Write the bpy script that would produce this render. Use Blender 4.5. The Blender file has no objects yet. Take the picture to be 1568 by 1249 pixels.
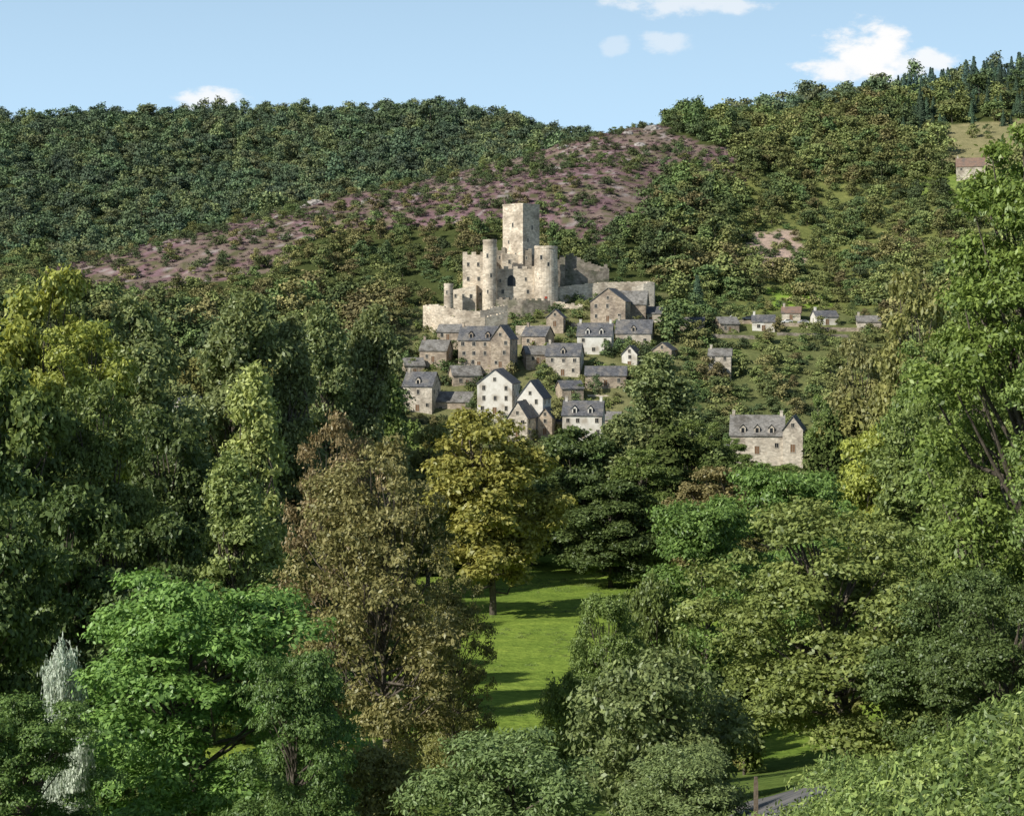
import bpy, math, numpy as np
from mathutils import Vector, Matrix
F=2500.0; CX=784.0; HY=494.0      # image pixels: focal length, centre column, horizon row; positions are read off the image
scene=bpy.context.scene
rng=np.random.default_rng(7)

# ------------------------------------------------------------------ noise
def vnoise(x,y,seed=0):
    x=np.asarray(x,float);y=np.asarray(y,float)
    xi=np.floor(x).astype(np.int64);yi=np.floor(y).astype(np.int64)
    fx=x-xi;fy=y-yi;fx=fx*fx*(3-2*fx);fy=fy*fy*(3-2*fy)
    def h(a,b):
        n=(a*374761393+b*668265263+seed*982451653)&0xffffffff
        n=((n^(n>>13))*1274126177)&0xffffffff
        n=n^(n>>16)
        return (n&0xffff)/65535.0
    return (h(xi,yi)*(1-fx)+h(xi+1,yi)*fx)*(1-fy)+(h(xi,yi+1)*(1-fx)+h(xi+1,yi+1)*fx)*fy
def fbm(x,y,seed=0,o=4):
    s=0;a=.5;t=0
    for i in range(o):
        s=s+a*vnoise(x*2**i,y*2**i,seed+i);t+=a;a*=.5
    return s/t

# ------------------------------------------------------------------ terrain
COLS=np.array([-300,0,200,400,600,800,1000,1200,1400,1600,1900])-CX
ROWS=[
(-80,[10]*11),
(0,[-1.7]*11),
(20,[-8,-8,-8,-7.8,-7.6,-7.4,-7.2,-7,-6.6,-6,-5]),
(30,[-13,-12.5,-12,-11.5,-11.2,-11,-10.7,-10,-8.2,-6.9,-5]),
(45,[-17,-16.5,-16,-16,-16,-16,-15.5,-12.7,-12.6,-12,-9]),
(60,[-21,-21,-21,-21,-21,-21,-20,-16.5,-18,-17,-14]),
(100,[-28,-28,-28,-28,-28,-28,-28,-28,-26,-22,-15]),
(150,[-30,-31,-32,-32,-32,-32,-32,-32,-31,-28,-22]),
(235,[-36,-38,-38,-38,-38,-38,-38,-38,-37,-35,-30]),
(320,[-38,-40,-41,-41,-41,-41,-41,-41,-40,-39,-36]),
(420,[-36,-38,-40,-41,-42,-42,-42,-40,-40,-39,-36]),
(480,[-25,-28,-32,-36,-41,-42,-41,-37,-36,-34,-30]),
(520,[-18,-20,-24,-30,-35,-35,-34,-30,-28,-25,-20]),
(560,[-8,-10,-12,-16,-20,-15,-15,-16,-15,-14,-10]),
(600,[0,0,0,-5,-7,0,-2,-4,-4,0,5]),
(622,[3,3,3,0,-3,7,5,1,1,3,8]),
(645,[8,7,6,3,0,12,10,5,5,8,14]),
(700,[14,12,12,12,16,30,28,15,20,30,40]),
(800,[30,24,34,48,56,62,62,38,48,62,80]),
(900,[20,16,32,62,78,88,92,78,82,92,105]),
(1000,[15,10,20,45,80,110,123,112,122,130,140]),
(1100,[30,20,20,35,70,104,120,134,155,165,170]),
(1200,[50,40,40,45,70,98,115,145,172,180,185]),
(1400,[120,115,115,115,125,130,120,125,135,145,150]),
(1600,[183,186,194,200,206,194,150,120,120,120,120]),
(1750,[195,195,200,200,200,190,140,100,90,90,90]),
(2400,[100]*11),(4000,[60]*11),(12000,[40]*11)]
RY=np.array([r[0] for r in ROWS],float); RZ=[np.array(r[1],float) for r in ROWS]
def H0(x,y):
    u=x/np.maximum(y,25)*F
    Z=np.stack([np.interp(u,COLS,z) for z in RZ])
    k=np.clip(np.searchsorted(RY,y)-1,0,len(RY)-2)
    t=np.clip((y-RY[k])/(RY[k+1]-RY[k]),0,1)
    i=np.arange(len(u))
    return Z[k,i]*(1-t)+Z[k+1,i]*t
def H(x,y):
    x=np.atleast_1d(np.asarray(x,float));y=np.atleast_1d(np.asarray(y,float))
    s=0
    for dy,w in ((-.035,.2),(-.015,.2),(0,.2),(.015,.2),(.035,.2)):
        for dx in (-.03,.03):
            s=s+.5*w*H0(x+dx*y,y*(1+dy))
    amp=np.clip((y-640)/300,0,1)*9+.6*np.clip((y-20)/60,0,1)
    s=s+amp*(fbm(x/90,y/90,3)-.5)*1.6+np.clip((y-60)/300,0,1)*(vnoise(x/9,y/9,9)-.5)*1.2
    return s
def Hs(x,y): return float(H([x],[y])[0])
def bx(px,d): return (px-CX)*d/F
def ez(py,d): return (HY-py)*d/F

def inpoly(px,py,poly):
    r=np.zeros(len(px),bool);n=len(poly)
    for i in range(n):
        x1,y1=poly[i];x2,y2=poly[(i+1)%n]
        c=((y1>py)!=(y2>py))&(px<(x2-x1)*(py-y1)/((y2-y1) if y2!=y1 else 1e-9)+x1)
        r^=c
    return r
HEATH=[(80,396),(200,365),(300,330),(400,300),(480,286),(560,280),(640,252),(740,230),(840,203),(900,190),(1000,178),(1030,215),(1120,235),(1150,285),(1060,285),(1000,300),(960,352),(900,380),(850,358),(780,350),(650,365),(560,350),(450,375),(425,418),(330,432),(200,446),(80,448)]
def zones(x,y,z):
    px=x/np.maximum(y,25)*F+CX; py=HY-z/np.maximum(y,25)*F
    n1=(fbm(x/40,y/40,21)-.5); n2=(fbm(x/40,y/40,31)-.5)
    qx=px+n1*70; qy=py+n2*50
    heath=inpoly(qx,qy,HEATH)&(y>670)&(y<1080)
    return px,py,qx,qy,heath

def mesh_np(name,V,Q,mats,mi=None,tint=None,smooth=False,col=None):
    me=bpy.data.meshes.new(name)
    V=np.asarray(V,np.float32);Q=np.asarray(Q,np.int32)
    me.vertices.add(len(V));me.vertices.foreach_set('co',V.ravel())
    me.loops.add(Q.size);me.loops.foreach_set('vertex_index',Q.ravel())
    me.polygons.add(len(Q));me.polygons.foreach_set('loop_start',np.arange(len(Q),dtype=np.int32)*Q.shape[1])
    if mi is not None: me.polygons.foreach_set('material_index',np.asarray(mi,np.int32))
    if smooth: me.polygons.foreach_set('use_smooth',np.ones(len(Q),bool))
    me.update(calc_edges=True)
    for m in mats: me.materials.append(m)
    if tint is not None:
        a=me.attributes.new('tint','FLOAT','FACE');a.data.foreach_set('value',np.asarray(tint,np.float32))
    if col is not None:
        a=me.attributes.new('cover','FLOAT_COLOR','POINT');a.data.foreach_set('color',np.asarray(col,np.float32).ravel())
    return me
def link(ob): scene.collection.objects.link(ob);return ob

# ------------------------------------------------------------------ materials
def newmat(name):
    m=bpy.data.materials.new(name);m.use_nodes=True;nt=m.node_tree;nt.nodes.clear()
    return m,nt,nt.nodes,nt.links
def N(nt,t,**k):
    n=nt.nodes.new(t)
    for a,b in k.items(): setattr(n,a,b)
    return n
def math_(nt,op,a,b=None):
    n=nt.nodes.new('ShaderNodeMath');n.operation=op
    for i,v in enumerate((a,b)):
        if v is None: continue
        if isinstance(v,(int,float)): n.inputs[i].default_value=v
        else: nt.links.new(v,n.inputs[i])
    return n.outputs[0]
def leafmat(name,color=None,translu=.25,var=.15,haze=0,mode='near'):
    GAIN=2.45 if mode=='near' else (2.1 if mode!='mid' else 2.2)
    m,nt,nd,L=newmat(name)
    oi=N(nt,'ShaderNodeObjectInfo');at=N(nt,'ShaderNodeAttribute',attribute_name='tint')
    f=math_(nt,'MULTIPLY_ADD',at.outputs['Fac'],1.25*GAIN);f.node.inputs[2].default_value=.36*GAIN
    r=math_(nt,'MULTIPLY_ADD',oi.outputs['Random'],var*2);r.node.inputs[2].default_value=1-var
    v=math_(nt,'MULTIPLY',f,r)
    hs=N(nt,'ShaderNodeHueSaturation');hs.inputs['Saturation'].default_value=.98
    hr=.035 if mode in('far','vfar','mid') else .012
    h=math_(nt,'MULTIPLY_ADD',at.outputs['Fac'],-.03);h.node.inputs[2].default_value=.507
    h2=math_(nt,'MULTIPLY_ADD',oi.outputs['Random'],hr);h2.node.inputs[2].default_value=-hr*.55
    L.new(math_(nt,'ADD',h,h2),hs.inputs['Hue'])
    L.new(v,hs.inputs['Value'])
    if color is None: L.new(oi.outputs['Color'],hs.inputs['Color'])
    else: hs.inputs['Color'].default_value=(*color,1)
    col=hs.outputs[0]
    if haze:  # aerial haze painted into the colour of distant foliage as a pale blue-grey mix
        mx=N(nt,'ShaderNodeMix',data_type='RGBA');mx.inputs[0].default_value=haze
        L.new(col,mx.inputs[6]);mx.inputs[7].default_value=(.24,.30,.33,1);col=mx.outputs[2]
    o=N(nt,'ShaderNodeOutputMaterial')
    d=N(nt,'ShaderNodeBsdfDiffuse');L.new(col,d.inputs[0])
    if mode in ('far','vfar','mid','heath'):
        L.new(d.outputs[0],o.inputs[0]);return m
    t=N(nt,'ShaderNodeBsdfTranslucent')
    g=N(nt,'ShaderNodeHueSaturation');g.inputs['Hue'].default_value=.488;g.inputs['Value'].default_value=1.3;g.inputs['Saturation'].default_value=1.1
    L.new(col,g.inputs['Color']);L.new(g.outputs[0],t.inputs['Color'])
    mx=N(nt,'ShaderNodeMixShader');mx.inputs[0].default_value=translu
    L.new(d.outputs[0],mx.inputs[1]);L.new(t.outputs[0],mx.inputs[2])
    gl=N(nt,'ShaderNodeBsdfGlossy');gl.inputs['Roughness'].default_value=.45;gl.inputs['Color'].default_value=(.9,.95,.9,1)
    m2=N(nt,'ShaderNodeMixShader');m2.inputs[0].default_value=.025
    L.new(mx.outputs[0],m2.inputs[1]);L.new(gl.outputs[0],m2.inputs[2])
    L.new(m2.outputs[0],o.inputs[0])
    return m
def noisemat(name,c1,c2,scale,c3=None,scale2=.25,rough=.9,bump=.3,cell=0,stripe=None):
    m,nt,nd,L=newmat(name)
    tc=N(nt,'ShaderNodeTexCoord');n1=N(nt,'ShaderNodeTexNoise');n1.inputs['Scale'].default_value=scale;n1.inputs['Detail'].default_value=6;n1.inputs['Roughness'].default_value=.65
    L.new(tc.outputs['Object'],n1.inputs['Vector'])
    r=N(nt,'ShaderNodeValToRGB');r.color_ramp.elements[0].position=.35;r.color_ramp.elements[1].position=.65
    r.color_ramp.elements[0].color=(*c1,1);r.color_ramp.elements[1].color=(*c2,1)
    L.new(n1.outputs['Fac'],r.inputs[0]);col=r.outputs[0];hgt=n1.outputs['Fac']
    if c3:
        n2=N(nt,'ShaderNodeTexNoise');n2.inputs['Scale'].default_value=scale2;n2.inputs['Detail'].default_value=5
        L.new(tc.outputs['Object'],n2.inputs['Vector'])
        r2=N(nt,'ShaderNodeValToRGB');r2.color_ramp.elements[0].position=.48;r2.color_ramp.elements[1].position=.66
        L.new(n2.outputs['Fac'],r2.inputs[0])
        mx=N(nt,'ShaderNodeMix',data_type='RGBA');L.new(r2.outputs[0],mx.inputs[0]);L.new(col,mx.inputs[6]);mx.inputs[7].default_value=(*c3,1);col=mx.outputs[2]
    if cell:
        vo=N(nt,'ShaderNodeTexVoronoi');vo.inputs['Scale'].default_value=cell
        mp=N(nt,'ShaderNodeMapping');mp.inputs['Scale'].default_value=(1,1,1.8);L.new(tc.outputs['Object'],mp.inputs[0]);L.new(mp.outputs[0],vo.inputs['Vector'])
        hv=N(nt,'ShaderNodeHueSaturation')
        sp=N(nt,'ShaderNodeSeparateColor');L.new(vo.outputs['Color'],sp.inputs[0])
        v=math_(nt,'MULTIPLY_ADD',sp.outputs[0],.5);v.node.inputs[2].default_value=.75
        L.new(v,hv.inputs['Value']);L.new(col,hv.inputs['Color']);col=hv.outputs[0]
    b=N(nt,'ShaderNodeBsdfPrincipled');b.inputs['Roughness'].default_value=rough;b.inputs['Specular IOR Level'].default_value=.2
    L.new(col,b.inputs['Base Color'])
    if bump:
        bp=N(nt,'ShaderNodeBump');bp.inputs['Strength'].default_value=bump;bp.inputs['Distance'].default_value=.3
        L.new(hgt,bp.inputs['Height']);L.new(bp.outputs[0],b.inputs['Normal'])
    o=N(nt,'ShaderNodeOutputMaterial');L.new(b.outputs[0],o.inputs[0])
    return m
M_leaf=leafmat('leaves')
M_bark=noisemat('bark',(.06,.05,.04),(.16,.135,.105),3)
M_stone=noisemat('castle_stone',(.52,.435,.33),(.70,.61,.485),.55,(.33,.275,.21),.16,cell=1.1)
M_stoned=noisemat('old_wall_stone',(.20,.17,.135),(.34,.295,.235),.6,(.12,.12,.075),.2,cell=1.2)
M_stoneh=noisemat('house_stone',(.33,.265,.195),(.48,.395,.30),.7,(.23,.185,.145),.2,cell=1.5)
M_plaster=noisemat('lime_plaster',(.62,.585,.51),(.78,.745,.67),.6,(.42,.37,.30),.3,bump=.1)
M_plaster2=noisemat('weathered_render',(.46,.40,.32),(.62,.56,.46),.6,(.32,.275,.22),.28,bump=.2,cell=1.4)
M_slate=noisemat('slate_roof',(.08,.081,.088),(.15,.15,.155),1.2,(.20,.185,.165),.35,rough=.6,cell=2.2)
M_slatel=noisemat('lauze_roof',(.17,.162,.15),(.27,.255,.23),1.2,(.12,.11,.095),.35,rough=.7,cell=2.0)
M_tile=noisemat('brown_roof',(.20,.13,.10),(.28,.19,.14),1,(.16,.13,.11),.4,rough=.8)
M_glass=noisemat('window_glass',(.012,.013,.015),(.03,.033,.038),1,rough=.25,bump=0)
M_frame=noisemat('window_surround',(.42,.38,.31),(.5,.46,.38),2,bump=0)
M_shut=noisemat('shutters',(.16,.09,.05),(.2,.12,.07),2,bump=0)
M_red=noisemat('red_door',(.35,.05,.03),(.4,.07,.04),2,bump=0)
M_rock=noisemat('rock',(.22,.20,.18),(.42,.38,.35),.8,cell=.8)
M_asph=noisemat('asphalt',(.10,.10,.10),(.17,.165,.16),2.5,(.24,.22,.20),.4,bump=.1)
M_wood=noisemat('weathered_wood',(.12,.09,.06),(.2,.16,.12),4)

m,nt,nd,L=newmat('ground_cover')
at=N(nt,'ShaderNodeAttribute',attribute_name='cover');tc=N(nt,'ShaderNodeTexCoord')
col=at.outputs['Color']
hgts=[]
for sc,amt in ((.035,.4),(.22,.6),(1.6,.6)):
    n=N(nt,'ShaderNodeTexNoise');n.inputs['Scale'].default_value=sc;n.inputs['Detail'].default_value=5;n.inputs['Roughness'].default_value=.7
    L.new(tc.outputs['Object'],n.inputs['Vector'])
    hs=N(nt,'ShaderNodeHueSaturation')
    v=math_(nt,'MULTIPLY_ADD',n.outputs['Fac'],amt*2.2);v.node.inputs[2].default_value=1-amt*1.1
    h=math_(nt,'MULTIPLY_ADD',n.outputs['Fac'],-.05);h.node.inputs[2].default_value=.52
    L.new(v,hs.inputs['Value']);L.new(h,hs.inputs['Hue']);L.new(col,hs.inputs['Color']);col=hs.outputs[0];hgts.append(n.outputs['Fac'])
b=N(nt,'ShaderNodeBsdfDiffuse');L.new(col,b.inputs[0])
bp=N(nt,'ShaderNodeBump');bp.inputs['Strength'].default_value=.6;bp.inputs['Distance'].default_value=1.2
L.new(hgts[1],bp.inputs['Height']);L.new(bp.outputs[0],b.inputs['Normal'])
o=N(nt,'ShaderNodeOutputMaterial');L.new(b.outputs[0],o.inputs[0]);M_ground=m

# ------------------------------------------------------------------ ground sheet
ys=[-80.0]
while ys[-1]<12000:
    y=ys[-1]; ys.append(y+(1.5 if y<60 else (3 if y<650 else (4.5 if y<1250 else (8 if y<1800 else 400)))))
ys=np.array(ys); ss=np.linspace(-1.15,1.15,460)
ss=np.sign(ss)*np.abs(ss)**1.5
Yg,Sg=np.meshgrid(ys,ss,indexing='ij');Xg=Sg*(np.maximum(Yg,0)+90)
X=Xg.ravel();Y=Yg.ravel();Z=H(X,Y)
px,py,qx,qy,heath=zones(X,Y,Z)
C=np.tile(np.array([.06,.08,.028]),(len(X),1))
nn=fbm(X/14,Y/14,5)[:,None];n3=fbm(X/5,Y/5,15)[:,None]
hc=np.where(nn>.5,np.array([[.21,.135,.135]]),np.array([[.215,.17,.135]]))
hc=np.where(n3>.60,np.array([[.125,.125,.065]]),hc);hc=np.where(n3<.3,np.array([[.34,.30,.275]]),hc)
C=np.where(heath[:,None],hc,C)
def setz(mask,c): 
    C[mask]=np.array(c)
setz((Y>500)&(Y<655)&(px>600)&(px<1040),(.16,.17,.075))
setz((Y>500)&(Y<655)&(px>=1040)&(px<1500),(.13,.155,.06))
setz((Y>600)&(Y<900)&(qx>1130)&(qx<1560)&(qy>270)&(qy<480),(.155,.185,.06))
setz((Y>600)&(Y<900)&(qx>1140)&(qx<1232)&(qy>368)&(qy<402),(.47,.37,.28))
setz((Y>600)&(Y<760)&(qx>1180)&(qx<1265)&(qy>440)&(qy<478),(.21,.35,.06))
setz((Y>800)&(qx>1440)&(qx<1700)&(qy>190)&(qy<262),(.26,.25,.12))
setz((Y>780)&(Y<1000)&(qx>1380)&(qx<1560)&(qy>255)&(qy<305),(.17,.25,.06))
setz((Y>105)&(Y<300),(.185,.29,.05))
setz((Y<105),(.13,.20,.05))
cols_=np.concatenate([C,np.ones((len(X),1))],1)
nr,nc=Xg.shape
idx=np.arange(nr*nc).reshape(nr,nc)
Q=np.stack([idx[:-1,:-1],idx[:-1,1:],idx[1:,1:],idx[1:,:-1]],-1).reshape(-1,4)
g=link(bpy.data.objects.new('ground',mesh_np('ground',np.stack([X,Y,Z],1),Q,[M_ground],smooth=True,col=cols_)))

# ------------------------------------------------------------------ trees
def unit(a): return a/np.maximum(np.linalg.norm(a,axis=-1,keepdims=True),1e-9)
class Acc:
    def __init__(s): s.V=[];s.Q=[];s.M=[];s.T=[];s.n=0
    def add(s,V,Q,m,t):
        s.V.append(V);s.Q.append(Q+s.n);s.M.append(np.full(len(Q),m));s.T.append(t);s.n+=len(V)
    def tube(s,P,R,sides=6):
        P=np.array(P,float);n=len(P);d=unit(np.gradient(P,axis=0));ref=np.array([.31,.87,.1])
        a=unit(np.cross(d,ref));b=np.cross(d,a);th=np.arange(sides)/sides*2*math.pi
        V=(P[:,None]+np.array(R)[:,None,None]*(a[:,None]*np.cos(th)[None,:,None]+b[:,None]*np.sin(th)[None,:,None])).reshape(-1,3)
        i=np.arange(n-1)[:,None]*sides;j=np.arange(sides)[None];k=(j+1)%sides
        Q=np.stack([i+j,i+k,i+k+sides,i+j+sides],-1).reshape(-1,4)
        s.add(V,Q,0,np.full(len(Q),.5))
    def leaves(s,P,Nn,L,asp,tint,r):
        n=len(P);a=unit(np.cross(Nn,r.normal(size=(n,3))));b=np.cross(Nn,a)
        L=L[:,None];V=np.stack([P-a*L,P-b*L*asp+a*L*.1,P+a*L,P+b*L*asp+a*L*.1],1).reshape(-1,3)
        s.add(V,np.arange(4*n).reshape(-1,4),1,tint)
    def mesh(s,name,mats): return mesh_np(name,np.concatenate(s.V),np.concatenate(s.Q),mats,np.concatenate(s.M),np.concatenate(s.T))
PROF={'round':lambda t:np.sin(np.pi*(.12+.83*t))**.65,
 'poplar':lambda t:np.sin(np.pi*(.1+.87*t**.85))**.8,
 'cone':lambda t:1.02-t,
 'spread':lambda t:np.sin(np.pi*(.2+.72*t))**.5}
def tree(name,h,R,cb,prof='round',nc=50,cr=.28,flat=.8,leaves=20000,leaf=.3,asp=.55,seed=0,core=.15,tr=.3,mat=None,nb=20,up=.35,tuft=0,fill=.5,nrand=.42):
    r=np.random.default_rng(seed);A=Acc()
    tz=np.linspace(0,1,9);wig=np.cumsum(r.normal(size=(9,2))*.012*h,0)*tz[:,None]
    TP=np.concatenate([wig,(-1+ (h*.9+1)*tz)[:,None]],1);A.tube(TP,tr*(1-.92*tz)+.02,7)
    t=r.random(nc)**.9;rad=R*PROF[prof](t);rr=rad*(fill+(1-fill)*r.random(nc)**.6)*.85
    th=np.arange(nc)*2.39996+r.random(nc)*.9
    lob=1+.22*np.sin(th*2+seed)+.15*np.sin(th*3+seed*2)
    zc=h*cb+(h*(1-cb))*t
    C=np.stack([np.cos(th)*rr*lob,np.sin(th)*rr*lob,zc],1);C[:,2]+=(R-rr)*.08
    C[:,0]+=np.interp(zc,TP[:,2],TP[:,0]);C[:,1]+=np.interp(zc,TP[:,2],TP[:,1])
    cR=R*cr*(.6+.8*r.random(nc))*np.clip(PROF[prof](t)+.25,.4,1)
    for i in r.permutation(nc)[:nb]:
        z0=max(h*cb*.6,C[i,2]*(.55+.25*r.random()))
        s0=np.array([np.interp(z0,TP[:,2],TP[:,0]),np.interp(z0,TP[:,2],TP[:,1]),z0]);e=C[i]
        mid=(s0+e)/2+np.array([0,0,-.04*h*r.random()])+r.normal(size=3)*.02*h
        A.tube([s0,s0*.6+mid*.4,mid,mid*.4+e*.6,e],tr*np.array([.4,.32,.24,.15,.05]),5)
    w=cR**2;w/=w.sum();ci=r.choice(nc,size=leaves,p=w)
    v=unit(r.normal(size=(leaves,3)));v[:,2]=np.where(v[:,2]<-.35,-v[:,2],v[:,2])
    rs=.72+.38*r.random(leaves)
    inn=r.random(leaves)<core;rs[inn]=r.random(inn.sum())*.8
    ph=r.random((nc,3))*6.28
    lump=1+.22*np.sin(v[:,0]*5+ph[ci,0])*np.sin(v[:,1]*5+ph[ci,1])+.16*np.sin(v[:,2]*9+ph[ci,2])
    P=C[ci]+v*(cR[ci]*rs*lump)[:,None]*np.array([1,1,flat])
    if tuft:
        k=r.integers(0,leaves,size=leaves//tuft);K=P[k];own=r.integers(0,len(k),size=leaves)
        P=K[own]+r.normal(size=(leaves,3))*leaf*np.array([1.7,1.7,.8])
        v=v[k][own]
    Nn=unit(v*.65+r.normal(size=(leaves,3))*nrand+np.array([0,0,up]))
    ct=r.random(nc)
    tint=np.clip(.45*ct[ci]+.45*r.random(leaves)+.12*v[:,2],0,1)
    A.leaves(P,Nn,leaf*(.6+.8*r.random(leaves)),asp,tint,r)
    return dict(me=A.mesh(name,[M_bark,mat or M_leaf]),h=h+R*cr*flat*.5,w=2*R*1.05)
def conifer(name,h,R,n,leaf,seed,mat):
    r=np.random.default_rng(seed);A=Acc();A.tube([[0,0,-1],[0,0,h*.5],[0,0,h]],[.25,.15,.03],6)
    t=r.random(n)**1.3;lay=np.floor(t*16)/16;f=t*16-np.floor(t*16)
    th=r.random(n)*6.28;rm=R*(1.02-lay)*(.75+.25*np.sin(th*5+lay*40));q=np.sqrt(r.random(n))
    z=h*(.08+.92*lay)+h/16*(.9-q*.8)+r.normal(size=n)*.12
    P=np.stack([np.cos(th)*rm*q,np.sin(th)*rm*q,z],1)
    v=np.stack([np.cos(th),np.sin(th),np.full(n,.6)],1)
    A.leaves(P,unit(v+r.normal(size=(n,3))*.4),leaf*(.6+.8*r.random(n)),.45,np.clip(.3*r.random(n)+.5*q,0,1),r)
    return dict(me=A.mesh(name,[M_bark,mat or M_leaf]),h=h,w=2*R)
P={}
P['robinia']=tree('robinia',10,5,.12,'spread',95,.2,.45,64000,.10,.5,1,.06,.22,nb=40,up=.6,tuft=14,fill=.25)
P['robinia2']=tree('robinia2',18,9,.1,'spread',90,.2,.42,56000,.2,.5,12,.08,.3,nb=30,up=.6,tuft=12,fill=.25)
P['ash']=tree('ash',17,5.2,.15,'round',110,.17,1.0,34000,.12,.5,3,.25,.2,nb=85,up=.2,tuft=9,fill=.2)
P['broadbig']=tree('broadbig',14,6.3,.06,'spread',95,.19,.75,60000,.13,.55,4,.12,.3,nb=50,tuft=10,fill=.3)
P['poplar']=tree('poplar',27,3.6,.05,'poplar',120,.27,1.5,42000,.24,.5,5,.2,.35,nb=60,up=.1,tuft=8,fill=.3)
P['willow']=tree('willow',30,6.4,.1,'poplar',130,.17,1.7,42000,.3,.5,6,.15,.45,nb=50,up=.1,tuft=8,fill=.3)
P['broadA']=tree('broadA',20,7.5,.08,'round',95,.19,.8,42000,.27,.55,7,.12,.4,nb=40,tuft=8,fill=.3)
P['broadB']=tree('broadB',22,8,.14,'round',100,.17,.85,40000,.27,.55,8,.15,.4,nb=60,tuft=8,fill=.3)
P['broadC']=tree('broadC',24,7,.03,'round',120,.18,.8,50000,.22,.5,9,.15,.45,nb=50,tuft=8,fill=.3)
P['limebig']=tree('limebig',28,7,.03,'round',190,.15,.8,80000,.155,.5,19,.1,.45,nb=70,tuft=9,fill=.3)
P['walnut']=tree('walnut',7,4.5,.1,'spread',60,.22,.7,30000,.12,.42,10,.15,.2,nb=30,tuft=7,fill=.3)
P['shrub']=tree('shrub',5,3.5,.03,'round',70,.2,.9,28000,.1,.5,11,.12,.12,nb=30,tuft=8,fill=.3)
mids=[]
for i,(h,R,pf,nc_,cr_,fl) in enumerate([(20,6.5,'round',40,.27,.8),(22,6,'round',50,.24,.95),(24,4.8,'poplar',50,.28,1.4),(18,7,'spread',45,.25,.65)]):
    mids.append(tree('mid%d'%i,h,R,.05,pf,nc_,cr_,fl,8000,.45,.6,40+i,.15,.35,nb=16,tuft=6,fill=.35,nrand=.35))
fars=[]
for i,(h,R,pf,nc_,cr_,fl) in enumerate([(14,6.8,'round',14,.42,.75),(15,6.2,'round',18,.36,.85),(12.5,7,'spread',16,.36,.65),(16,5,'round',16,.42,1.0)]):
    fars.append(tree('far%d'%i,h,R,.02,pf,nc_,cr_,fl,1300,.62,.7,60+i,.05,.25,nb=4,tuft=3,nrand=.25,up=.3))
conf=conifer('spruce',15,4.2,1500,.6,70,None)
conn=conifer('spruce_near',18,3.8,6000,.4,71,None)
bush=tree('bush',3,2.2,.0,'round',12,.4,.8,600,.26,.65,80,.05,.08,nb=3,tuft=3,nrand=.3)
heat=tree('heather',.8,1.5,.0,'round',8,.4,.5,220,.2,.6,81,.05,.03,nb=1)

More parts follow.
